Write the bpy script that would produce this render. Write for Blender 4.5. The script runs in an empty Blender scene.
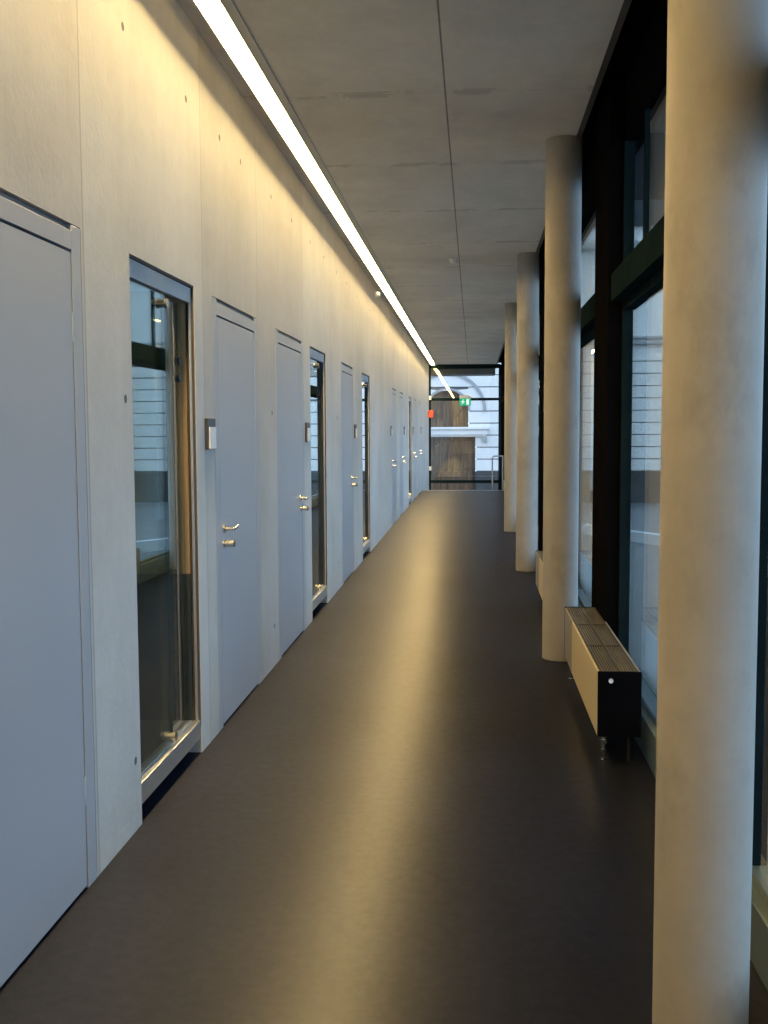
import bpy, bmesh, math, random
from mathutils import Matrix, Vector
random.seed(4)
S = bpy.context.scene
COL = S.collection

# ------------------------------------------------------------------ materials
def mat(name):
    m = bpy.data.materials.new(name); m.use_nodes = True
    nt = m.node_tree; nt.nodes.clear()
    out = nt.nodes.new('ShaderNodeOutputMaterial')
    return m, nt, out
def N(nt, typ, **kw):
    n = nt.nodes.new(typ)
    for k, v in kw.items():
        if k in ('operation', 'blend_type', 'data_type', 'noise_dimensions', 'wave_type', 'bands_direction', 'feature', 'distance'):
            setattr(n, k, v)
        else:
            n.inputs[k].default_value = v
    return n
def math_(nt, op, a, b=None, clamp=False):
    n = nt.nodes.new('ShaderNodeMath'); n.operation = op; n.use_clamp = clamp
    for i, v in enumerate((a, b)):
        if v is None: continue
        if isinstance(v, (int, float)): n.inputs[i].default_value = v
        else: nt.links.new(v, n.inputs[i])
    return n.outputs[0]
def mixc(nt, fac, a, b, mode='MIX'):
    n = nt.nodes.new('ShaderNodeMix'); n.data_type = 'RGBA'; n.blend_type = mode
    for s, v in ((n.inputs[0], fac), (n.inputs[6], a), (n.inputs[7], b)):
        if isinstance(v, (int, float)): s.default_value = v
        elif isinstance(v, tuple): s.default_value = v if len(v) == 4 else (*v, 1)
        else: nt.links.new(v, s)
    return n.outputs[2]
def noise(nt, vec, scale, detail=4, rough=.55):
    n = nt.nodes.new('ShaderNodeTexNoise'); n.inputs['Scale'].default_value = scale
    n.inputs['Detail'].default_value = detail; n.inputs['Roughness'].default_value = rough
    nt.links.new(vec, n.inputs['Vector']); return n.outputs['Fac']
def mapping(nt, vec, scale=(1, 1, 1), loc=(0, 0, 0)):
    n = nt.nodes.new('ShaderNodeMapping'); n.inputs['Scale'].default_value = scale; n.inputs['Location'].default_value = loc
    nt.links.new(vec, n.inputs['Vector']); return n.outputs[0]
def remap(nt, v, a, b, c, d):
    n = nt.nodes.new('ShaderNodeMapRange'); nt.links.new(v, n.inputs[0])
    for i, x in enumerate((a, b, c, d)): n.inputs[i + 1].default_value = x
    return n.outputs[0]
def coord(nt):
    return nt.nodes.new('ShaderNodeTexCoord').outputs['Object']
def simple(name, col, rough=.5, metal=0., var=.12, scale=6., spec=.5, bump=0.):
    m, nt, out = mat(name)
    p = nt.nodes.new('ShaderNodeBsdfPrincipled')
    v = coord(nt); f = noise(nt, v, scale)
    k = remap(nt, f, .25, .75, 1 - var, 1 + var)
    c = mixc(nt, 1., (*col, 1), k, 'MULTIPLY')
    nt.links.new(c, p.inputs['Base Color'])
    p.inputs['Roughness'].default_value = rough; p.inputs['Metallic'].default_value = metal
    p.inputs['Specular IOR Level'].default_value = spec
    if bump:
        b = nt.nodes.new('ShaderNodeBump'); b.inputs['Strength'].default_value = bump; b.inputs['Distance'].default_value = .01
        nt.links.new(noise(nt, v, scale * 6), b.inputs['Height']); nt.links.new(b.outputs[0], p.inputs['Normal'])
    nt.links.new(p.outputs[0], out.inputs[0])
    return m
def emission(name, col, strength):
    m, nt, out = mat(name)
    e = N(nt, 'ShaderNodeEmission', Color=(*col, 1), Strength=strength)
    nt.links.new(e.outputs[0], out.inputs[0]); return m
def glass(name, tint, refl=1.0, rough=0.0):
    """clear pane: Schlick reflection over tinted straight-through transmission, the same on both faces"""
    m, nt, out = mat(name)
    lw = nt.nodes.new('ShaderNodeLayerWeight'); lw.inputs['Blend'].default_value = .5
    p5 = math_(nt, 'POWER', lw.outputs['Facing'], 5.0)
    f = math_(nt, 'ADD', math_(nt, 'MULTIPLY', p5, .95 * refl), .05 * refl)
    tr = N(nt, 'ShaderNodeBsdfTransparent', Color=(*tint, 1))
    gl = N(nt, 'ShaderNodeBsdfGlossy', Color=(.97, 1, 1, 1), Roughness=rough)
    mx = nt.nodes.new('ShaderNodeMixShader')
    nt.links.new(f, mx.inputs[0]); nt.links.new(tr.outputs[0], mx.inputs[1]); nt.links.new(gl.outputs[0], mx.inputs[2])
    nt.links.new(mx.outputs[0], out.inputs[0]); return m

# fair-faced concrete wall: formwork sheets, seams, tie holes, faint vertical streaks
SEAMS = [.35, 1.98, 3.62, 5.25, 6.6, 8.37, 10.0, 11.9, 13.55, 15.2, 16.85, 18.5, 20.15, 21.8, 23.45, 25.1, 26.75, 28.4, 30.05]
HOLES_Y = [.8, 1.55, 2.45, 3.2, 4.1, 5.0, 5.66, 6.17, 7.1, 7.9, 8.8, 9.6, 10.5, 11.3, 12.4, 13.9, 15.5, 17.1]
def concrete(name, base, wall=False, ceil=False, round_col=False):
    m, nt, out = mat(name)
    p = nt.nodes.new('ShaderNodeBsdfPrincipled')
    v = coord(nt)
    sep = nt.nodes.new('ShaderNodeSeparateXYZ'); nt.links.new(v, sep.inputs[0])
    cloud = noise(nt, v, 1.1, 5, .6)
    fine = noise(nt, v, 14, 6, .65)
    k = math_(nt, 'ADD', remap(nt, cloud, .3, .7, .86, 1.10), remap(nt, fine, .3, .7, -.035, .035))
    if wall or round_col:
        streak = noise(nt, mapping(nt, v, (6, 6, .3)), 2.0, 4, .6)
        k = math_(nt, 'MULTIPLY', k, remap(nt, streak, .3, .7, .975, 1.022))
    c = mixc(nt, 1., (*base, 1), k, 'MULTIPLY')
    if round_col:
        blot = noise(nt, mapping(nt, v, (2.4, 2.4, 1.3)), 2.2, 5, .7)
        c = mixc(nt, remap(nt, blot, .52, .72, 0, .42), c, (base[0] * .55, base[1] * .53, base[2] * .5, 1))
        n = nt.nodes.new('ShaderNodeTexVoronoi'); n.inputs['Scale'].default_value = 7.0
        nt.links.new(v, n.inputs['Vector'])
        spot = math_(nt, 'LESS_THAN', n.outputs['Distance'], .03)
        gate = math_(nt, 'GREATER_THAN', noise(nt, v, 2.3, 2), .47)
        c = mixc(nt, math_(nt, 'MULTIPLY', math_(nt, 'MULTIPLY', spot, gate), .85), c, (.03, .028, .025, 1))
    if wall:
        y = sep.outputs[1]; z = sep.outputs[2]
        # sheet-to-sheet tone
        rmp = nt.nodes.new('ShaderNodeValToRGB'); rmp.color_ramp.interpolation = 'CONSTANT'
        nt.links.new(remap(nt, y, 0, 32, 0, 1), rmp.inputs[0])
        els = rmp.color_ramp.elements
        els[0].position = 0; els[0].color = (1, 1, 1, 1)
        els.remove(els[1])
        for s in SEAMS:
            e = els.new(min(.999, s / 32)); t = random.uniform(.90, 1.06); e.color = (t, t * random.uniform(.985, 1.01), t * random.uniform(.965, 1.01), 1)
        c = mixc(nt, .8, c, rmp.outputs[0], 'MULTIPLY')
        line = None
        for s in SEAMS:
            d = math_(nt, 'LESS_THAN', math_(nt, 'ABSOLUTE', math_(nt, 'SUBTRACT', y, s)), .006)
            line = d if line is None else math_(nt, 'MAXIMUM', line, d)
        above = math_(nt, 'GREATER_THAN', z, 0)
        c = mixc(nt, math_(nt, 'MULTIPLY', math_(nt, 'MULTIPLY', line, above), .35), c, (.12, .11, .10, 1))
        hole = None
        spots = [(h, 3.15) for h in HOLES_Y] + [(4.03, 1.724), (4.05, .283), (7.04, 1.716), (7.03, .273), (10.45, 1.72), (10.45, .28), (14.3, 1.72), (14.3, .28), (16.3, .28), (16.3, 1.72)]
        for hy, hz in spots:
            dy = math_(nt, 'SUBTRACT', y, hy); dz = math_(nt, 'SUBTRACT', z, hz)
            d = math_(nt, 'ADD', math_(nt, 'MULTIPLY', dy, dy), math_(nt, 'MULTIPLY', dz, dz))
            d = math_(nt, 'LESS_THAN', d, .017 ** 2)
            hole = d if hole is None else math_(nt, 'MAXIMUM', hole, d)
        c = mixc(nt, math_(nt, 'MULTIPLY', hole, .9), c, (.03, .027, .022, 1))
    if ceil:
        x = sep.outputs[0]; y = sep.outputs[1]
        l1 = math_(nt, 'LESS_THAN', math_(nt, 'ABSOLUTE', math_(nt, 'ADD', x, .165)), .005)
        fr = math_(nt, 'ABSOLUTE', math_(nt, 'SUBTRACT', math_(nt, 'FRACT', math_(nt, 'DIVIDE', math_(nt, 'SUBTRACT', y, 6.3 - .825), 1.65)), .5))
        l2 = math_(nt, 'LESS_THAN', fr, .004)
        c = mixc(nt, math_(nt, 'MULTIPLY', l1, .75), c, (.035, .03, .028, 1))
        c = mixc(nt, math_(nt, 'MULTIPLY', l2, .14), c, (.05, .045, .04, 1))
        near = math_(nt, 'MULTIPLY', math_(nt, 'LESS_THAN', fr, .035), math_(nt, 'GREATER_THAN', noise(nt, v, 5, 3), .52))
        c = mixc(nt, math_(nt, 'MULTIPLY', near, .22), c, (.07, .06, .05, 1))
        bl = noise(nt, mapping(nt, v, (1.6, .8, 1)), 1.6, 5, .65)
        c = mixc(nt, remap(nt, bl, .5, .75, 0, .3), c, (base[0] * .6, base[1] * .58, base[2] * .55, 1))
    nt.links.new(c, p.inputs['Base Color'])
    p.inputs['Roughness'].default_value = .55 if not ceil else .7
    p.inputs['Specular IOR Level'].default_value = .4
    b = nt.nodes.new('ShaderNodeBump'); b.inputs['Strength'].default_value = .12; b.inputs['Distance'].default_value = .01
    nt.links.new(noise(nt, v, 35, 5), b.inputs['Height']); nt.links.new(b.outputs[0], p.inputs['Normal'])
    nt.links.new(p.outputs[0], out.inputs[0])
    return m
def floor_material():
    m, nt, out = mat('dark_linoleum')
    p = nt.nodes.new('ShaderNodeBsdfPrincipled'); v = coord(nt)
    a = noise(nt, mapping(nt, v, (1, .6, 1)), 1.3, 5, .6); b = noise(nt, v, 22, 5, .7)
    k = math_(nt, 'ADD', remap(nt, a, .3, .7, .75, 1.25), remap(nt, b, .3, .7, -.12, .12))
    nt.links.new(mixc(nt, 1., (.0140, .0162, .0275, 1), k, 'MULTIPLY'), p.inputs['Base Color'])
    p.inputs['Roughness'].default_value = .6; p.inputs['Specular IOR Level'].default_value = 0.
    g = nt.nodes.new('ShaderNodeBsdfGlossy')                          # worn wax sheen, stronger at grazing angles
    g.inputs['Color'].default_value = (1, 1, 1, 1); nt.links.new(remap(nt, a, .2, .8, .277, .285), g.inputs['Roughness'])
    lw = nt.nodes.new('ShaderNodeLayerWeight'); lw.inputs['Blend'].default_value = .5
    f = math_(nt, 'ADD', math_(nt, 'MULTIPLY', math_(nt, 'POWER', lw.outputs['Facing'], 5.0), .12), .020)
    f = math_(nt, 'MULTIPLY', f, remap(nt, b, .3, .7, .90, 1.10))
    mx = nt.nodes.new('ShaderNodeMixShader'); nt.links.new(f, mx.inputs[0])
    nt.links.new(p.outputs[0], mx.inputs[1]); nt.links.new(g.outputs[0], mx.inputs[2])
    nt.links.new(mx.outputs[0], out.inputs[0]); return m
def wood(name, c1, c2, rough=.5):
    m, nt, out = mat(name)
    p = nt.nodes.new('ShaderNodeBsdfPrincipled'); v = coord(nt)
    g = noise(nt, mapping(nt, v, (7, 7, .5)), 2.2, 5, .65)
    nt.links.new(mixc(nt, remap(nt, g, .35, .65, 0, 1), (*c1, 1), (*c2, 1)), p.inputs['Base Color'])
    p.inputs['Roughness'].default_value = rough
    nt.links.new(p.outputs[0], out.inputs[0]); return m

M = dict(
    wall=concrete('fair_faced_concrete', (.50, .49, .47), wall=True),
    ceil=concrete('ceiling_concrete', (.72, .66, .58), ceil=True),
    column=concrete('column_concrete', (.385, .365, .33), round_col=True),
    floor=floor_material(),
    door=simple('grey_door_lacquer', (.37, .39, .43), .42, var=.03, scale=2),
    frame=simple('grey_door_frame', (.36, .38, .42), .42, var=.03, scale=2),
    headgap=simple('blue_grey_head_profile', (.10, .115, .14), .5, var=.03),
    canopy=simple('brown_grey_canopy', (.10, .085, .07), .6),
    gap=simple('dark_rebate', (.02, .02, .022), .8),
    alu=simple('brushed_aluminium', (.52, .53, .55), .38, .85, var=.06, scale=20),
    bronze=simple('brown_edge_strip', (.055, .042, .032), .6),
    steel=simple('satin_steel', (.68, .64, .56), .22, 1., var=.05, scale=40),
    black=simple('black_lacquer', (.005, .005, .006), .6, var=.2, spec=0.),
    bframe=simple('black_frame', (.010, .019, .022), .6, var=.2, spec=0.),
    sill=simple('grey_green_sill', (.085, .125, .14), .35, var=.1),
    edge=simple('brown_ceiling_edge', (.055, .045, .042), .6),
    housing=simple('white_reflector', (.85, .85, .83), .5, var=.02),
    baffle=simple('grey_baffle', (.007, .007, .007), .8, var=.03, spec=0.),
    flange=simple('grey_flange', (.46, .45, .43), .5, var=.03),
    lamp=emission('warm_tube_glow', (1.0, .715, .30), 175.),
    lampside=emission('warm_diffuser_glow', (1.0, .66, .22), 58.),
    conv=simple('convector_lacquer', (.56, .46, .27), .32, var=.04, scale=3),
    convgrey=simple('convector_grey_cover', (.22, .21, .20), .45, var=.05),
    grille=simple('dark_grille', (.26, .235, .19), .4, .6, var=.1),
    gframe=simple('dark_grille_frame', (.045, .044, .042), .5, .2),
    well=simple('grille_well', (.012, .012, .013), .7),
    signblack=simple('sign_black', (.03, .03, .034), .4),
    card=simple('sign_card', (.75, .76, .78), .5, var=.03),
    white=simple('white_plastic', (.75, .75, .74), .4, var=.03),
    red=simple('red_enamel', (.55, .07, .035), .45, var=.1),
    green=emission('exit_green_light', (.01, .42, .20), 1.1),
    picto=emission('exit_white_light', (.85, 1., .9), 1.0),
    stone=simple('pale_limestone', (.68, .64, .58), .8, var=.07, scale=.8),
    stonedark=simple('grey_stone_moulding', (.30, .30, .29), .8, var=.08, scale=1),
    plinth=simple('dark_plinth', (.05, .048, .045), .8, var=.3, scale=1),
    joint=simple('dark_stone_joint', (.09, .09, .09), .9),
    slate=simple('dark_slate', (.018, .025, .027), .6, var=.3, scale=1.2),
    oak=wood('old_brown_door_wood', (.016, .008, .004), (.17, .085, .025), .45),
    tan=wood('tan_cupboard_wood', (.24, .155, .075), (.34, .23, .12), .5),
    lowdark=simple('dark_green_cabinet', (.025, .032, .030), .5),
    roomwall=simple('room_plaster', (.45, .46, .45), .8, var=.04),
    roomfloor=simple('room_floor', (.08, .08, .075), .5),
    paving=simple('pale_wet_paving', (.14, .15, .155), .4, var=.25, scale=.7),
    kerb=simple('pale_kerb_stone', (.62, .64, .65), .6, var=.08),
    soffit=simple('dark_soffit', (.035, .042, .045), .6, var=.15),
    glassR=glass('facade_glass', (.86, .93, .93), .9),
    glassL=glass('sidelight_glass', (.80, .90, .89), 1.7),
    glassE=glass('end_glass', (.96, .97, .97), 1.3),
    glassedge=simple('green_glass_edge', (.05, .12, .13), .2, var=.05),
)

# ------------------------------------------------------------------ mesh helpers
def box(bm, x0, x1, y0, y1, z0, z1):
    vs = [bm.verts.new(p) for p in ((x0,y0,z0),(x1,y0,z0),(x1,y1,z0),(x0,y1,z0),(x0,y0,z1),(x1,y0,z1),(x1,y1,z1),(x0,y1,z1))]
    for f in ((0,3,2,1),(4,5,6,7),(0,1,5,4),(1,2,6,5),(2,3,7,6),(3,0,4,7)):
        bm.faces.new([vs[i] for i in f])
def cyl(bm, p, axis, r, length, seg=24, r2=None):
    r2 = r if r2 is None else r2
    a = {'X': Vector((1,0,0)), 'Y': Vector((0,1,0)), 'Z': Vector((0,0,1))}[axis]
    u = {'X': Vector((0,1,0)), 'Y': Vector((0,0,1)), 'Z': Vector((1,0,0))}[axis]
    w = a.cross(u); p = Vector(p); e = p + a * length
    A = [bm.verts.new(p + r * (u * math.cos(t) + w * math.sin(t))) for t in [2*math.pi*i/seg for i in range(seg)]]
    B = [bm.verts.new(e + r2 * (u * math.cos(t) + w * math.sin(t))) for t in [2*math.pi*i/seg for i in range(seg)]]
    for i in range(seg):
        j = (i + 1) % seg; bm.faces.new((A[i], A[j], B[j], B[i]))
    bm.faces.new(A[::-1]); bm.faces.new(B)
def prism_y(bm, pts, y0, y1):           # polygon in the XZ plane, given depth along Y
    A = [bm.verts.new((x, y0, z)) for x, z in pts]; B = [bm.verts.new((x, y1, z)) for x, z in pts]
    n = len(pts)
    bm.faces.new(A); bm.faces.new(B[::-1])
    for i in range(n):
        j = (i + 1) % n; bm.faces.new((A[j], A[i], B[i], B[j]))
def tube(bm, pts, r, seg=10):
    pts = [Vector(p) for p in pts]; rings = []
    for i, p in enumerate(pts):
        d = ((pts[min(i+1, len(pts)-1)] - pts[max(i-1, 0)])).normalized()
        u = d.cross(Vector((0, 0, 1)) if abs(d.z) < .9 else Vector((1, 0, 0))).normalized(); w = d.cross(u)
        rings.append([bm.verts.new(p + r * (u * math.cos(2*math.pi*k/seg) + w * math.sin(2*math.pi*k/seg))) for k in range(seg)])
    for a, b in zip(rings, rings[1:]):
        for k in range(seg):
            j = (k + 1) % seg; bm.faces.new((a[k], a[j], b[j], b[k]))
    bm.faces.new(rings[0][::-1]); bm.faces.new(rings[-1])
def obj(name, bm, m, parent=None, bevel=0, smooth=False):
    bmesh.ops.recalc_face_normals(bm, faces=bm.faces[:])
    me = bpy.data.meshes.new(name); bm.to_mesh(me); bm.free()
    me.materials.append(M[m])
    o = bpy.data.objects.new(name, me); COL.objects.link(o)
    if smooth:
        for p in me.polygons: p.use_smooth = True
        e = o.modifiers.new('edges', 'EDGE_SPLIT'); e.split_angle = math.radians(35)
    if bevel:
        b = o.modifiers.new('bevel', 'BEVEL'); b.width = bevel; b.segments = 2; b.limit_method = 'ANGLE'
    if parent: 
        o.parent = parent               # parts are written in world coordinates; store them relative to their thing
        off = Vector((0, 0, 0)); q = parent
        while q is not None: off += q.location; q = q.parent
        me.transform(Matrix.Translation(-off))
    return o
def boxes(name, m, lst, parent=None, bevel=0):
    bm = bmesh.new()
    for b in lst: box(bm, *b)
    return obj(name, bm, m, parent, bevel)
def empty(name, loc):
    o = bpy.data.objects.new(name, None); COL.objects.link(o); o.location = loc; o.empty_display_size = .1
    return o
def tag(o, label, cat, group=None, kind=None):
    o['label'] = label; o['category'] = cat
    if group: o['group'] = group
    if kind: o['kind'] = kind
    return o
def dup(root, loc):                    # a thing with its parts and their sub-parts
    def cp(o, par):
        c = o.copy(); COL.objects.link(c); c.parent = par
        for ch in list(o.children): cp(ch, c)
        return c
    r = cp(root, None); r.location = loc
    return r

# ------------------------------------------------------------------ layout constants (metres; camera at the origin, eye 1.6 m)
XL = -1.345; WT = .12                   # face and thickness of the left wall
ZC = 3.543                              # ceiling
Y0, YE = -6.0, 32.3                     # back of corridor, end glazing
FE = 27.9                               # floor ends at the stair
XG = .93                                # right glass plane
DOORS = [(2.45, 3.595, 'L'), (5.44, 6.575, 'L'), (7.195, 8.35, 'R'), (10.78, 11.88, 'R'), (17.58, 18.55, 'L'), (19.38, 20.4, 'R'), (23.96, 25.02, 'L'), (25.95, 27.1, 'R')]
WINS = [(4.115, 5.075), (8.73, 9.66), (12.84, 13.78), (22.17, 23.15)]
DH = 2.295

PAN0 = .55
# ------------------------------------------------------------------ room shell
o = boxes('floor', 'floor', [(XL - .28, .97, Y0, FE, -.25, 0)]); o['kind'] = 'structure'; tag(o, 'dark polished linoleum corridor floor with a long yellow sheen', 'floor')
o = boxes('trim_1', 'alu', [(XL, .83, FE, FE + .05, -.04, .004)]); o['kind'] = 'structure'; tag(o, 'pale metal nosing where the dark floor ends', 'trim')
steps = [(XL, .83, FE + .05 + .3 * i, FE + .05 + .3 * (i + 1), -1.0, -.16 * (i + 1)) for i in range(4)] + [(XL, .97, FE + 1.25, YE + .1, -1.0, -.66)]
o = boxes('stairs', 'floor', steps); tag(o, 'dark steps down to the end glazing', 'stairs', kind='structure')

bm = bmesh.new()
ops = sorted([(a, b) for a, b, _ in DOORS] + WINS)
y = Y0
for a, b in ops:
    box(bm, XL - WT, XL, y, a, -.05, ZC + .3)
    box(bm, XL - WT, XL, a, b, DH, ZC + .3)
    y = b
box(bm, XL - WT, XL, y, FE, -.05, ZC + .3)
box(bm, XL - WT, XL, FE, YE + .15, -1.0, ZC + .3)
o = obj('wall_left', bm, 'wall'); tag(o, 'long fair-faced concrete wall with doors, washed by yellow light at its top', 'wall', kind='structure')

SX0, SX1 = -1.266, -1.150               # light slot
o = boxes('ceiling', 'ceil', [(SX1 + .006, .68, Y0, YE, ZC, ZC + .46)]); tag(o, 'grey concrete ceiling with one long seam', 'ceiling', kind='structure')
o = boxes('ceiling_margin', 'ceil', [(XL, SX0 - .006, Y0, YE, ZC, ZC + .46)]); tag(o, 'narrow concrete ceiling margin between strip light and wall', 'ceiling', kind='structure')
o = boxes('wall_back', 'wall', [(XL - WT, 1.0, Y0 - .2, Y0, 0, ZC + .3)]); tag(o, 'concrete wall closing the corridor', 'wall', kind='structure')
o = boxes('trim_2', 'edge', [(.68, .715, Y0, YE, ZC - .004, ZC + .42)]); tag(o, 'thin brown strip along the ceiling edge', 'trim', kind='structure')
o = boxes('trim_3', 'black', [(.715, .98, Y0, YE, ZC + .06, ZC + .42), (.875, .98, PAN0, YE, 3.25, ZC + .06)]); tag(o, 'black beam between ceiling edge and upper glazing', 'trim', kind='structure')
o = boxes('trim_4', 'bframe', [(-1.08, .80, YE - .35, YE - .05, 3.43, ZC)]); tag(o, 'black beam across the far end of the ceiling', 'trim', kind='structure')

# ------------------------------------------------------------------ linear light in its slot
t = empty('strip_light', (SX1, 13, ZC)); tag(t, 'continuous glowing yellow-white strip light recessed along the ceiling beside the concrete wall', 'ceiling light')
LE = 32.2
boxes('channel', 'housing', [(SX0 - .005, SX0, Y0, LE, ZC + .001, ZC + .38), (SX0, SX1, Y0, LE, ZC + .365, ZC + .38), (SX0, SX1, LE - .01, LE, ZC + .001, ZC + .365)], t)
kb = boxes('side_baffle', 'baffle', [(SX1, SX1 + .005, Y0, LE, ZC + .001, ZC + .38)], t); kb['label'] = 'dark grey baffle'
o = boxes('trim_5', 'flange', [(SX1 + .006, SX1 + .062, Y0, LE, ZC - .010, ZC)], None, .002); tag(o, 'flat grey trim along the corridor side of the strip light', 'trim', kind='structure')
bm = bmesh.new()
n = 48
for i in range(n):
    a = Y0 + .02 + (LE - .04 - Y0) * i / n; b = Y0 + .02 + (LE - .04 - Y0) * (i + 1) / n
    box(bm, SX0 + .004, SX1 - .004, a, b, ZC + .275, ZC + .305)
obj('lamp_tube', bm, 'lamp', t)
bm = bmesh.new()
for i in range(n):
    a = Y0 + .02 + (LE - .04 - Y0) * i / n; b = Y0 + .02 + (LE - .04 - Y0) * (i + 1) / n
    box(bm, SX0 + .0005, SX0 + .004, a, b, ZC + .004, ZC + .272)
obj('side_diffuser', bm, 'lampside', t)

# ------------------------------------------------------------------ grey doors
FX = XL + .001                          # face of frame
def lever(parent, y, z, x, way):
    bm = bmesh.new(); cyl(bm, (x, y, z), 'X', .023, .008); cyl(bm, (x + .008, y, z), 'X', .0095, .05, 16)
    h = obj('door_handle', bm, 'steel', parent, smooth=True)
    bm = bmesh.new(); tube(bm, [(x + .05, y - way * .008, z), (x + .053, y + way * .03, z), (x + .052, y + way * .09, z), (x + .045, y + way * .125, z + .004)], .0095, 14)
    obj('lever', bm, 'steel', h, smooth=True)
    bm = bmesh.new(); cyl(bm, (x, y, z - .08), 'X', .023, .008); cyl(bm, (x + .008, y, z - .08), 'X', .015, .012, 20); cyl(bm, (x + .02, y, z - .08), 'X', .019, .036)
    k = obj('lock_knob', bm, 'steel', parent, smooth=True)
    bm = bmesh.new(); cyl(bm, (x + .056, y, z - .08), 'X', .0185, .004); c = obj('knob_cap', bm, 'signblack', k, smooth=True); c['label'] = 'dark end cap'
DL = ['nearest grey door, cut off by the left edge of the photo', 'grey door with a card sign just before it, second from the camera',
      'grey door between the second door and the narrow dark glass strip', 'grey door between the second and third glass strips',
      'narrow-looking grey door after the long bare wall, first of the far group', 'far grey door just before the thin last glass strip',
      'far grey door just after the last glass strip', 'last grey door before the end glazing']
for i, (a, b, side) in enumerate(DOORS):
    d = empty('door_%d' % (i + 1), (FX, (a + b) / 2, 0)); tag(d, DL[i], 'door', kind='structure')
    fw = .088
    boxes('door_frame', 'frame', [(FX - .11, FX, a + .005, a + fw, 0, DH - .004), (FX - .11, FX, b - fw, b - .005, 0, DH - .004), (FX - .11, FX, a + fw, b - fw, DH - fw, DH - .024)], d, .0015)
    boxes('head_gap', 'headgap', [(FX - .11, FX - .016, a + fw, b - fw, DH - .024, DH - .004)], d)
    boxes('rebate', 'gap', [(FX - .12, FX - .055, a + fw - .002, b - fw + .002, .0, DH - fw + .002)], d)
    g = .009
    leaf = boxes('door_leaf', 'door', [(FX - .053, FX - .001, a + fw + g, b - fw - g, .014, DH - fw - g)], d, .0015)
    y = a + fw + .08 if side == 'L' else b - fw - .085
    lever(d, y, 1.07, FX - .001, 1 if side == 'L' else -1)
    bmh = bmesh.new()
    hy = b - fw - .003 if side == 'L' else a + fw + .003
    for z in (.3, 1.9): cyl(bmh, (FX - .004, hy, z), 'Z', .006, .1, 12)
    obj('hinge', bmh, 'frame', d, smooth=True)

# door signs on the concrete beside the doors
SL = ['card sign with black plate before the second grey door', 'card sign beside the third grey door, before the dark glass strip', 'card sign beside the fourth grey door, before the pale glass strip',
      'card sign on the bare wall before the far group of doors', 'card sign just before the last thin glass strip', 'card sign just after the last thin glass strip', 'card sign nearest the end glazing']
SY = [(5.235, 5.405), (8.425, 8.585), (11.94, 12.10), (17.25, 17.41), (20.56, 20.72), (23.62, 23.78), (27.22, 27.38)]
for (a, b), lab in zip(SY, SL):
    s = empty('door_sign', (XL, (a + b) / 2, 1.585)); tag(s, lab, 'sign', 'door signs along the concrete wall')
    boxes('back_plate', 'signblack', [(XL, XL + .016, a, b, 1.505, 1.662)], s, .002)
    boxes('card', 'card', [(XL + .016, XL + .019, a + .035, b - .004, 1.508, 1.618)], s)

# ------------------------------------------------------------------ glass strips in the left wall
WL = ['wide glass strip after the first grey door, nearest the camera', 'dark glass strip after the third grey door', 'pale glass strip mirroring white stone courses, after the fourth grey door', 'thin dark glass strip among the far doors']
for i, (a, b) in enumerate(WINS):
    w = empty('window_%d' % (i + 1), (XL - .05, (a + b) / 2, 0)); tag(w, WL[i], 'window', kind='structure')
    boxes('window_frame', 'alu', [(XL - .034, XL - .012, a + .010, a + .030, .165, DH - .012), (XL - .022, XL - .012, b - .030, b - .010, .165, DH - .012), (XL - .034, XL - .012, a + .030, b - .030, DH - .085, DH - .012)], w, .002)
    boxes('edge_strip', 'bronze', [(XL - .036, XL - .004, a, a + .010, .13, DH), (XL - .036, XL - .002, b - .008, b - .0005, .13, DH), (XL - .036, XL - .004, a + .010, b - .010, DH - .012, DH)], w)
    boxes('bottom_rail', 'alu', [(XL - .085, XL - .003, a + .001, b - .001, .075, .165), (XL - .06, XL - .035, a + .05, b - .05, .165, .178)], w, .003)
    boxes('plinth_recess', 'black', [(XL - .119, XL - .08, a, b, 0, .075)], w)
    ym = a + (b - a) * .56
    pv = boxes('pane', 'glassL', [(XL - .036, XL - .026, a + .031, ym, .182, DH - .095)], w)
    pe = boxes('pane_edge', 'glassedge', [(XL - .036, XL - .026, ym, ym + .004, .182, DH - .095)], w)
    if i < 2:                           # the nearer leaves stand a touch ajar
        px, py = XL - .026, a + .031
        px -= w.location.x; py -= w.location.y
        T = Matrix.Translation((px, py, 0)) @ Matrix.Rotation(math.radians((-.4, -.6)[i]), 4, 'Z') @ Matrix.Translation((-px, -py, 0))
        for q in (pv, pe): q.data.transform(T)
    boxes('pane', 'glassL', [(XL - .066, XL - .056, ym - .02, b - .031, .182, DH - .087)], w)
    li = boxes('timber_lining', 'tan' if i == 0 else 'lowdark', [(XL - .32, XL - .037, b - .022, b - .002, .90, DH - .02)], w, .002); li['label'] = 'tan timber lining' if i == 0 else 'dark upper lining'
    li = boxes('lower_lining', 'lowdark', [(XL - .32, XL - .037, b - .022, b - .002, .166, .90)], w, .002); li['label'] = 'dark lower lining'
    bm = bmesh.new()
    for z in (.215, DH - .135):
        cyl(bm, (XL - .066, ym - .03, z), 'X', .017, .055); cyl(bm, (XL - .012, ym - .03, z), 'X', .022, .014)
    obj('clamp', bm, 'steel', w, smooth=True)
    bm = bmesh.new()
    for z in (1.93, 1.85): cyl(bm, (XL - .056, b - .10, z), 'X', .02, .012)
    obj('hinge_disc', bm, 'signblack', w, smooth=True)

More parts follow.
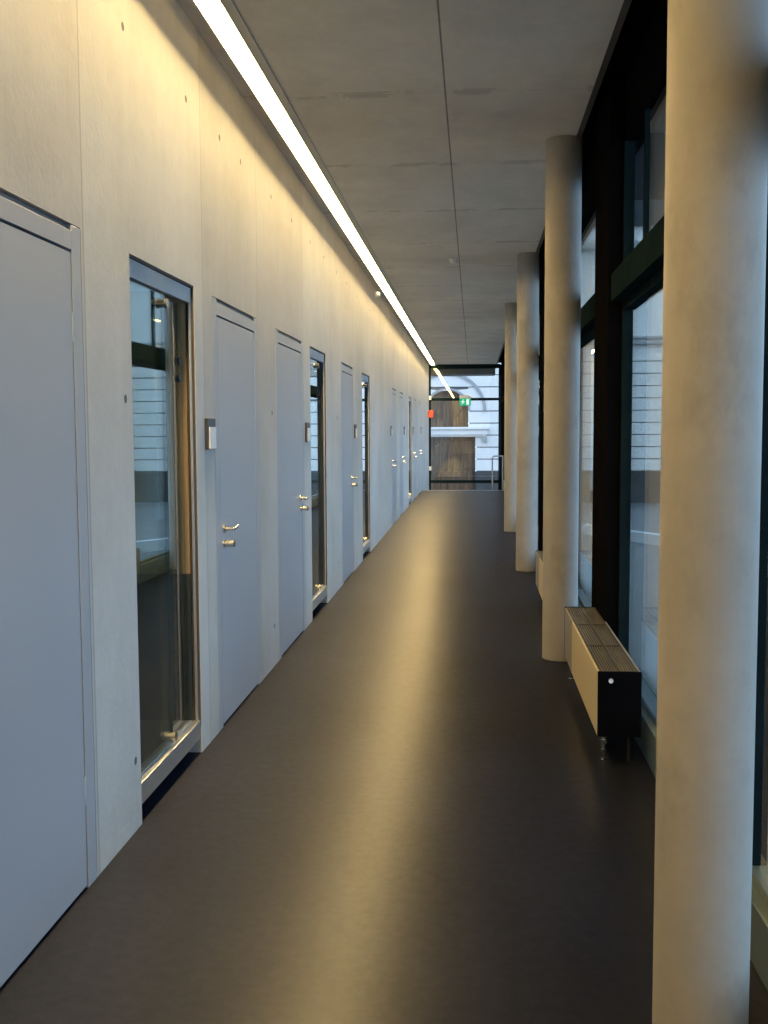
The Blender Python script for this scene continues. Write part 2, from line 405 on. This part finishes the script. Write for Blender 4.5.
# rooms behind the strips: shell, tan cupboard and low cabinet seen through the glass
RX = -5.6
rooms = [(2.2, 6.6), (7.0, 10.55), (12.2, 16.2), (21.0, 24.6)]
bm = bmesh.new(); bf = bmesh.new()
for a, b in rooms:
    x1 = XL - WT
    box(bm, RX, x1, a - .1, a, 0, 2.9); box(bm, RX, x1, b, b + .1, 0, 2.9); box(bm, RX - .1, x1, a - .1, b + .1, 2.9, 3.0)
    box(bm, RX - .1, RX, a, b, 0, .9); box(bm, RX - .1, RX, a, b, 2.4, 2.9); box(bm, RX - .1, RX, a, a + .8, .9, 2.4); box(bm, RX - .1, RX, b - .8, b, .9, 2.4)
    box(bf, RX - .1, x1, a - .1, b + .1, -.12, 0)
o = obj('wall_rooms', bm, 'roomwall'); tag(o, 'plaster walls of the rooms behind the glass strips', 'wall', kind='structure')
o = obj('floor_rooms', bf, 'roomfloor'); tag(o, 'grey floor of the rooms behind the glass strips', 'floor', kind='structure')

# ------------------------------------------------------------------ concrete columns
CX, CR, CY1, CS = .606, .1216, 2.74, 4.65
KL = ['nearest round concrete column, tall across the right edge of the photo', 'second round concrete column, standing behind the nearer black-ended convector', 'third round concrete column, the next beyond the second one', 'farthest round concrete column, beside the dark end of the glazing']
for i in range(4):
    bm = bmesh.new(); seg = 72
    yc = CY1 + CS * i
    rings = []
    for z in (0, .004, ZC + .05):
        r = CR - (.004 if z == 0 else 0)
        rings.append([bm.verts.new((r * math.cos(2*math.pi*k/seg), r * math.sin(2*math.pi*k/seg), z)) for k in range(seg)])
    for A, B in zip(rings, rings[1:]):
        for k in range(seg): bm.faces.new((A[k], A[(k+1) % seg], B[(k+1) % seg], B[k]))
    bm.faces.new(rings[0][::-1]); bm.faces.new(rings[-1])
    c = obj('concrete_column', bm, 'column', smooth=True); c.location = (CX - (.008 if i == 0 else 0), yc, 0); c.rotation_euler.z = i * 1.3
    tag(c, KL[i], 'column', 'round concrete columns', 'thing')

# ------------------------------------------------------------------ right glazing: bays between black vent panels
PAN = [(.55, 1.25), (6.35, 7.06), (12.2, 12.87), (18.05, 18.72), (23.9, 24.57), (29.75, 30.4)]
o = boxes('wall_right_blocker', 'wall', [(.80, 1.0, Y0, PAN[0][0], -.2, ZC + .3)]); tag(o, 'unseen concrete wall beside the camera, added to block daylight from behind', 'wall', kind='structure')  # added out of view, keeps blue daylight off the camera-facing surfaces
edges = [(PAN[k][1], PAN[k+1][0]) for k in range(5)] + [(PAN[5][1], YE)]
BL = ['black-framed glazing bay beside the nearest column and convector', 'black-framed glazing bay behind the second column', 'black-framed glazing bay behind the third column', 'black-framed glazing bay behind the farthest column', 'black-framed glazing bay before the stair', 'short black-framed glazing bay beside the end glass']
for i, (a, b) in enumerate(edges):
    w = empty('window_%d' % (i + 5), (XG, (a + b) / 2, 0)); tag(w, BL[i], 'window', kind='structure')
    zb = 0 if b <= FE else -1.0
    boxes('window_sill', 'sill', [(.835, .99, a, b, zb, .185), (.872, .96, a, b, .185, .215)], w, .004)
    boxes('transom', 'bframe', [(.80, .95, a, b, 2.34, 2.50), (.87, .94, a, b, 2.29, 2.34), (.87, .94, a, b, 2.50, 2.53)], w, .003)
    fr = [(.865, .925, a, a + .03, .215, 3.25), (.865, .925, b - .03, b, .215, 3.25)]
    boxes('window_frame', 'bframe', fr, w)
    ml = b - .62; mb = b - 2.98
    if b - a > 4:
        boxes('mullion', 'bframe', [(.885, .92, ml - .018, ml + .018, 2.53, 3.25)], w)
        boxes('mullion', 'bframe', [(.885, .93, mb - .02, mb + .02, .215, 2.29)], w)
    boxes('pane', 'glassR', [(.898, .910, a + .03, b - .03, .215, 2.30)], w)
    boxes('pane', 'glassR', [(.898, .910, a + .03, b - .03, 2.53, 3.25)], w)
    if True:
        p0, p1 = PAN[i]
        v = boxes('vent_panel', 'black', [(.785, .89, p0, p1, 0 if p1 < FE else -.6, 3.60)], w, .003); v['label'] = 'solid black panel between the glass bays'

# ------------------------------------------------------------------ end glazing
w = empty('window_11', (0, YE, 0)); tag(w, 'glazed far end of the corridor in thin black frames', 'window', kind='structure')
boxes('window_frame', 'bframe', [(XL, XL + .06, YE - .04, YE + .06, -.66, ZC), (.76, .86, YE - .04, YE + .06, -.66, ZC), (XL + .06, .76, YE - .03, YE + .05, 2.47, 2.55), (XL + .06, .76, YE - .03, YE + .05, -.03, .06), (XL + .06, .76, YE - .03, YE + .05, -.66, -.6), (XL + .06, .76, YE - .03, YE + .05, ZC - .1, ZC)], w)
boxes('pane', 'glassE', [(XL + .06, .76, YE, YE + .012, .06, 2.47)], w); boxes('pane', 'glassE', [(XL + .06, .76, YE, YE + .012, 2.55, ZC - .1)], w); boxes('pane', 'glassE', [(XL + .06, .76, YE, YE + .012, -.6, -.03)], w)
bm = bmesh.new()
for z in (.42, 2.56): box(bm, XL + .005, XL + .075, YE - .09, YE - .03, z - .06, z + .06)
h = obj('hinge', bm, 'white', w, .004); h['label'] = 'pale hinge block'

# ------------------------------------------------------------------ convectors
def make_convector():
    c = empty('convector', (.69, 5.93, 0))
    x0, x1, y0, y1, z0, z1 = .590, .794, 5.0, 6.85, .140, .455
    boxes('front_panel', 'conv', [(x0, x0 + .012, y0 + .012, y1 - .52, z0, z1 - .006)], c, .002)
    g = boxes('cover_panel', 'convgrey', [(x0 + .001, x0 + .012, y1 - .515, y1 - .012, z0, z1 - .006)], c, .002); g['label'] = 'grey cover at the far end'
    boxes('back_panel', 'convgrey', [(x1 - .012, x1, y0 + .012, y1 - .012, z0, z1 - .006)], c)
    e = boxes('end_panel', 'black', [(x0, x1, y0, y0 + .012, z0, z1)], c, .002); e['label'] = 'black end plate'
    boxes('end_panel', 'black', [(x0, x1, y1 - .012, y1, z0, z1)], c, .002)
    boxes('base_plate', 'well', [(x0 + .012, x1 - .012, y0 + .012, y1 - .012, z0 + .005, z0 + .03), (x0 + .03, x1 - .03, y0 + .05, y1 - .05, z0 + .03, z1 - .06)], c)
    gf = [(x0 + .012, x0 + .020, y0 + .012, y1 - .012, z1 - .03, z1 - .001), (x1 - .020, x1 - .012, y0 + .012, y1 - .012, z1 - .03, z1 - .001)]
    xm = (x0 + x1) / 2
    gl = []; gf.append((xm - .006, xm + .006, y0 + .012, y1 - .012, z1 - .03, z1 - .001))
    nb = 6
    for s0, s1 in ((x0 + .020, xm - .006), (xm + .006, x1 - .020)):
        for k in range(nb):
            xx = s0 + (k + .5) * (s1 - s0) / nb
            gl.append((xx - .0026, xx + .0026, y0 + .012, y1 - .012, z1 - .010, z1 - .003))
    for k in range(4):
        yy = y0 + .012 + (y1 - y0 - .024) * k / 3
        yy = min(max(yy, y0 + .018), y1 - .018)
        gf.append((x0 + .012, x1 - .012, yy - .005, yy + .005, z1 - .03, z1 - .001))
    boxes('grille', 'grille', gl, c); boxes('grille_frame', 'gframe', gf, c)
    bm = bmesh.new(); cyl(bm, (.650, y0 - .010, .412), 'Y', .011, .010, 20); k = obj('vent_knob', bm, 'white', c, smooth=True); k['label'] = 'small white knob'
    for yy in (y0 + .09, y1 - .09):
        bm = bmesh.new()
        for p, r, l in (((.63, yy, .0), .020, .006), ((.63, yy, .006), .008, .05), ((.63, yy, .045), .013, .012), ((.63, yy, .057), .009, .03), ((.63, yy, .082), .018, .022), ((.63, yy, .104), .012, .036)):
            cyl(bm, p, 'Z', r, l, 20)
        obj('leg', bm, 'steel', c, smooth=True)
        bm = bmesh.new(); cyl(bm, (.755, yy, 0), 'Z', .010, .14, 16); obj('leg', bm, 'well', c, smooth=True)
    return c
cv = tag(make_convector(), 'low floor convector with black end plate and slatted top before the second column', 'radiator', 'floor convectors along the glazing')
c2 = dup(cv, (.69, 9.12, 0)); tag(c2, 'low floor convector half hidden behind the second column', 'radiator', 'floor convectors along the glazing')

# ------------------------------------------------------------------ small devices
d = empty('smoke_detector', (-.225, 12.3, ZC)); tag(d, 'small white round smoke detector on the concrete ceiling', 'smoke detector')
bm = bmesh.new(); cyl(bm, (-.225, 12.3, ZC - .012), 'Z', .062, .012, 32); obj('mount', bm, 'white', d, smooth=True)
bm = bmesh.new(); cyl(bm, (-.225, 12.3, ZC - .05), 'Z', .034, .038, 32, .05); obj('sensor_head', bm, 'white', d, smooth=True)
d = empty('motion_sensor', (XL, 14.45, 3.44)); tag(d, 'small white motion sensor high on the concrete wall under the strip light', 'sensor')
boxes('bracket', 'white', [(XL - .002, XL + .03, 14.42, 14.50, 3.40, 3.47)], d, .004)
bm = bmesh.new(); cyl(bm, (XL + .03, 14.46, 3.43), 'X', .034, .05, 24, .02); obj('lens', bm, 'white', d, smooth=True)
d = empty('alarm_sign', (XL, 31.6, 2.06)); tag(d, 'small red alarm plate on the wall at the far end', 'sign')
boxes('plate', 'red', [(XL + .02, XL + .16, 31.60, 31.62, 1.95, 2.17)], d, .004); boxes('wall_bracket', 'red', [(XL, XL + .02, 31.55, 31.67, 1.98, 2.14)], d, .002)

# illuminated exit sign in front of the end transom
ex = empty('exit_sign', (-.24, 31.9, 2.45)); tag(ex, 'green illuminated exit sign with white pictogram at the far end', 'sign')
x0, x1, z0, z1 = -.415, -.075, 2.31, 2.62
boxes('housing', 'white', [(x0, x1, 31.9, 31.97, z1 - .09, z1), (x0, x1, 31.93, 31.97, z0, z1 - .09)], ex, .003)
boxes('sign_face', 'green', [(x0, x1, 31.915, 31.93, z0, z1 - .09)], ex)
bm = bmesh.new(); yf = 31.909
def P(pts): prism_y(bm, [(x0 + .34 * u, z0 + .22 * v) for u, v in pts], yf, yf + .005)
P([(.60, .12), (.84, .12), (.84, .88), (.60, .88)])                                          # doorway
P([(.30, .72), (.35, .70), (.39, .76), (.37, .84), (.32, .85), (.28, .79)])                   # head
P([(.24, .66), (.34, .68), (.33, .46), (.26, .42)]); P([(.26, .44), (.33, .46), (.22, .16), (.16, .18)]); P([(.30, .46), (.36, .40), (.44, .40), (.44, .34), (.34, .32), (.28, .40)])
P([(.33, .66), (.42, .54), (.48, .56), (.48, .50), (.40, .46), (.31, .58)]); P([(.24, .66), (.14, .56), (.12, .44), (.16, .44), (.18, .54), (.26, .58)])
obj('pictogram', bm, 'picto', ex)
boxes('bracket', 'bframe', [(-.26, -.23, 31.97, YE - .03, 2.50, 2.53)], ex)

o = boxes('canopy', 'canopy', [(XL - .1, .66, YE + .15, YE + 1.3, 3.27, 3.47)], None, .01); tag(o, 'brown-grey canopy slab just outside the end glazing', 'canopy', kind='structure')

# stair guard rail
g = empty('guard_rail', (.6, FE + .1, 0)); tag(g, 'thin grey tube guard rail at the head of the stair', 'railing')
bm = bmesh.new()
tube(bm, [(.50, FE + .12, -.16), (.50, FE + .12, .82), (.505, FE + .12, .86), (.52, FE + .12, .885), (.56, FE + .12, .895), (.79, FE + .12, .895)], .018, 12); obj('top_tube', bm, 'convgrey', g, smooth=True)
bm = bmesh.new(); tube(bm, [(.77, FE + .12, -.16), (.77, FE + .12, .88)], .018, 12); obj('post', bm, 'convgrey', g, smooth=True)

# ------------------------------------------------------------------ outside: stone building facing the corridor's end
YB = 48.0; ZG = -1.7
sb = empty('stone_building', (4, YB, ZG)); tag(sb, 'pale stone building with banded courses and a brown arched doorway outside', 'building')
AX, AZ, AR = -1.18, 2.42, .95           # arched opening
DX0, DX1 = -2.45, .09                   # doorway below the lintel
XA, XB = -9.0, 24.0
bm = bmesh.new()
courses = []
z = -.30
while z < 5.2: courses.append((z, min(z + .54, 5.25))); z += .545
zc = [(-.28 + .54 * k, -.28 + .54 * (k + 1)) for k in range(10)]
for a, b in zc:
    a2, b2 = a + .022, b - .022
    def right_edge(z):
        if z < 1.72: return None
        if z <= AZ: return AR
        d = AR * AR - (z - AZ) ** 2
        return math.sqrt(d) if d > 0 else 0
    segs = []
    if b2 <= 1.80:
        prism_y(bm, [(XA, a2), (DX0, a2), (DX0, b2), (XA, b2)], YB, YB + .6); prism_y(bm, [(DX1, a2), (XB, a2), (XB, b2), (DX1, b2)], YB, YB + .6)
    elif a2 < AZ + AR:
        zs = [a2 + (b2 - a2) * k / 8 for k in range(9)]
        prism_y(bm, [(AX + (right_edge(z) or AR), z) for z in zs] + [(XB, b2), (XB, a2)], YB, YB + .6)
        prism_y(bm, [(AX - (right_edge(z) or AR), z) for z in zs] + [(XA, b2), (XA, a2)], YB, YB + .6)
    else:
        prism_y(bm, [(XA, a2), (XB, a2), (XB, b2), (XA, b2)], YB, YB + .6)
box(bm, XA, XB, YB + .03, YB + .6, 5.10, 10.55)
obj('wall', bm, 'stone', sb)
bm = bmesh.new()                        # joint ground behind the courses
box(bm, XA, DX0 - .05, YB + .06, YB + .62, -.3, 5.2); box(bm, DX1 + .05, XB, YB + .06, YB + .62, -.3, 5.2); box(bm, DX0 - .05, DX1 + .05, YB + .06, YB + .62, AZ + AR + .1, 5.2)
zs = [1.72 + (AZ + AR + .1 - 1.72) * k / 20 for k in range(21)]
re_ = lambda z: AR + .04 if z <= AZ else math.sqrt(max(0., (AR + .04) ** 2 - (z - AZ) ** 2))
prism_y(bm, [(AX + re_(z), z) for z in zs] + [(DX1 + .05, zs[-1]), (DX1 + .05, 1.72)], YB + .06, YB + .62)
prism_y(bm, [(AX - re_(z), z) for z in zs] + [(DX0 - .05, zs[-1]), (DX0 - .05, 1.72)], YB + .06, YB + .62)
obj('joints', bm, 'joint', sb)
boxes('plinth', 'plinth', [(XA, DX0, YB - .12, YB + .6, ZG, -.30), (DX1, XB, YB - .12, YB + .6, ZG, -.30)], sb, .02)
boxes('cornice', 'stonedark', [(XA, XB, YB - .22, YB + .1, 5.30, 5.42), (XA, XB, YB - .14, YB + .1, 5.55, 5.66), (XA, XB, YB - .35, YB + .1, 9.45, 9.75)], sb, .02)
boxes('lintel', 'stone', [(DX0 - .65, .62, YB - .22, YB + .3, 1.36, 1.60), (DX0 - .72, .72, YB - .32, YB + .3, 1.60, 1.71), (DX0 - .60, .55, YB - .12, YB + .3, 1.27, 1.36)], sb, .015)
boxes('console', 'stonedark', [(.42, .62, YB - .2, YB, 1.02, 1.30)], sb, .03)
for r0, r1, yo in ((1.62, 1.76, .06), (AR, AR + .10, .05)):
    n = 40; bm = bmesh.new()
    for k in range(n):
        t0, t1 = math.pi * k / n, math.pi * (k + 1) / n
        prism_y(bm, [(AX + r0 * math.cos(t0), AZ + r0 * math.sin(t0)), (AX + r1 * math.cos(t0), AZ + r1 * math.sin(t0)), (AX + r1 * math.cos(t1), AZ + r1 * math.sin(t1)), (AX + r0 * math.cos(t1), AZ + r0 * math.sin(t1))], YB - yo, YB + .05)
    obj('arch_moulding', bm, 'stonedark', sb)
bm = bmesh.new()
box(bm, DX0, DX1, YB + .30, YB + .4, ZG, 1.3)
for k in range(4):
    x = DX0 + .1 + k * (DX1 - DX0 - .1) / 4
    for a, b in ((-1.4, -.3), (-.15, 1.1)): box(bm, x, x + .5, YB + .26, YB + .30, a, b)
obj('wooden_door', bm, 'oak', sb, .01)
bm = bmesh.new()
prism_y(bm, [(AX - AR, 1.70)] + [(AX + AR * math.cos(math.pi - math.pi * k / 30), AZ + AR * math.sin(math.pi - math.pi * k / 30)) for k in range(31)] + [(AX + AR, 1.70)], YB + .30, YB + .4)
for k in range(5):
    t = math.pi * (k + .5) / 5
    tube(bm, [(AX, YB + .29, 1.75), (AX + .85 * math.cos(t), YB + .29, AZ + .85 * math.sin(t))], .035, 6)
obj('wooden_tympanum', bm, 'oak', sb)
bm = bmesh.new()
prism_y(bm, [(XA, 10.55), (XB, 10.55), (XB, 26), (XA, 26)], YB + .3, YB + 1.0); box(bm, XA, XB, YB - .2, YB + 1, 10.45, 10.6)
obj('slate_roof', bm, 'slate', sb)
# upper storey of this building overhanging the paving, street and kerb
o = boxes('upper_storey', 'soffit', [(-7, 4.8, Y0 - 4, 13.0, 4.3, 9.0)]); tag(o, 'dark underside of the storey overhanging the glazing', 'soffit', kind='structure')
o = boxes('street', 'paving', [(-30, 60, -20, YB + 1, ZG - .2, ZG)]); tag(o, 'pale wet paving outside the glazing', 'street', kind='structure')
bm = bmesh.new()
arc = [(3.2 + 1.0 * k / 12 * 9, 34 - 9 * math.sin(k / 12 * 1.2) - k * .5) for k in range(13)]
for (xa, ya), (xb, yb) in zip(arc, arc[1:]):
    A = [bm.verts.new((xa, ya, ZG)), bm.verts.new((xb, yb, ZG)), bm.verts.new((xb, yb + .5, ZG)), bm.verts.new((xa, ya + .5, ZG))]
    B = [bm.verts.new(v.co + Vector((0, 0, .3))) for v in A]
    bm.faces.new(A[::-1]); bm.faces.new(B)
    for k in range(4): bm.faces.new((A[k], A[(k+1) % 4], B[(k+1) % 4], B[k]))
o = obj('kerb', bm, 'kerb'); tag(o, 'pale curved kerb on the paving outside', 'kerb', kind='thing')

# ------------------------------------------------------------------ daylight
W = bpy.data.worlds.new('overcast'); S.world = W; W.use_nodes = True
nt = W.node_tree; nt.nodes.clear()
out = nt.nodes.new('ShaderNodeOutputWorld'); bg = nt.nodes.new('ShaderNodeBackground')
bg.inputs['Color'].default_value = (.61, .84, 1.20, 1); bg.inputs['Strength'].default_value = 2.9
nt.links.new(bg.outputs[0], out.inputs[0])

# ------------------------------------------------------------------ camera
f, pit, yaw, rol = 1058.3, .0775, .0843, .0048
R = Vector((math.cos(yaw), math.sin(yaw), 0)); F0 = Vector((-math.sin(yaw), math.cos(yaw), 0)); Z = Vector((0, 0, 1))
F = F0 * math.cos(pit) - Z * math.sin(pit); U = F0 * math.sin(pit) + Z * math.cos(pit)
r = R * math.cos(rol) - U * math.sin(rol); u = R * math.sin(rol) + U * math.cos(rol)
cd = bpy.data.cameras.new('camera'); cam = bpy.data.objects.new('camera', cd); COL.objects.link(cam)
mw = Matrix.Identity(4)
for i in range(3): mw[i][0] = r[i]; mw[i][1] = u[i]; mw[i][2] = -F[i]
mw.translation = (0, 0, 1.6); cam.matrix_world = mw
cd.sensor_fit = 'VERTICAL'; cd.sensor_height = 24; cd.lens = f / 1024 * 24; cd.clip_start = .05; cd.clip_end = 300
S.camera = cam
S.view_settings.view_transform = 'Standard'; S.view_settings.look = 'None'; S.view_settings.gamma = 1; S.view_settings.exposure = 0
S.view_settings.use_curve_mapping = False
c = S.cycles
c.max_bounces = 10; c.diffuse_bounces = 5; c.glossy_bounces = 5; c.transparent_max_bounces = 24; c.transmission_bounces = 4
c.use_denoising = True; c.caustics_reflective = True; c.sample_clamp_indirect = 12
c.use_light_tree = True
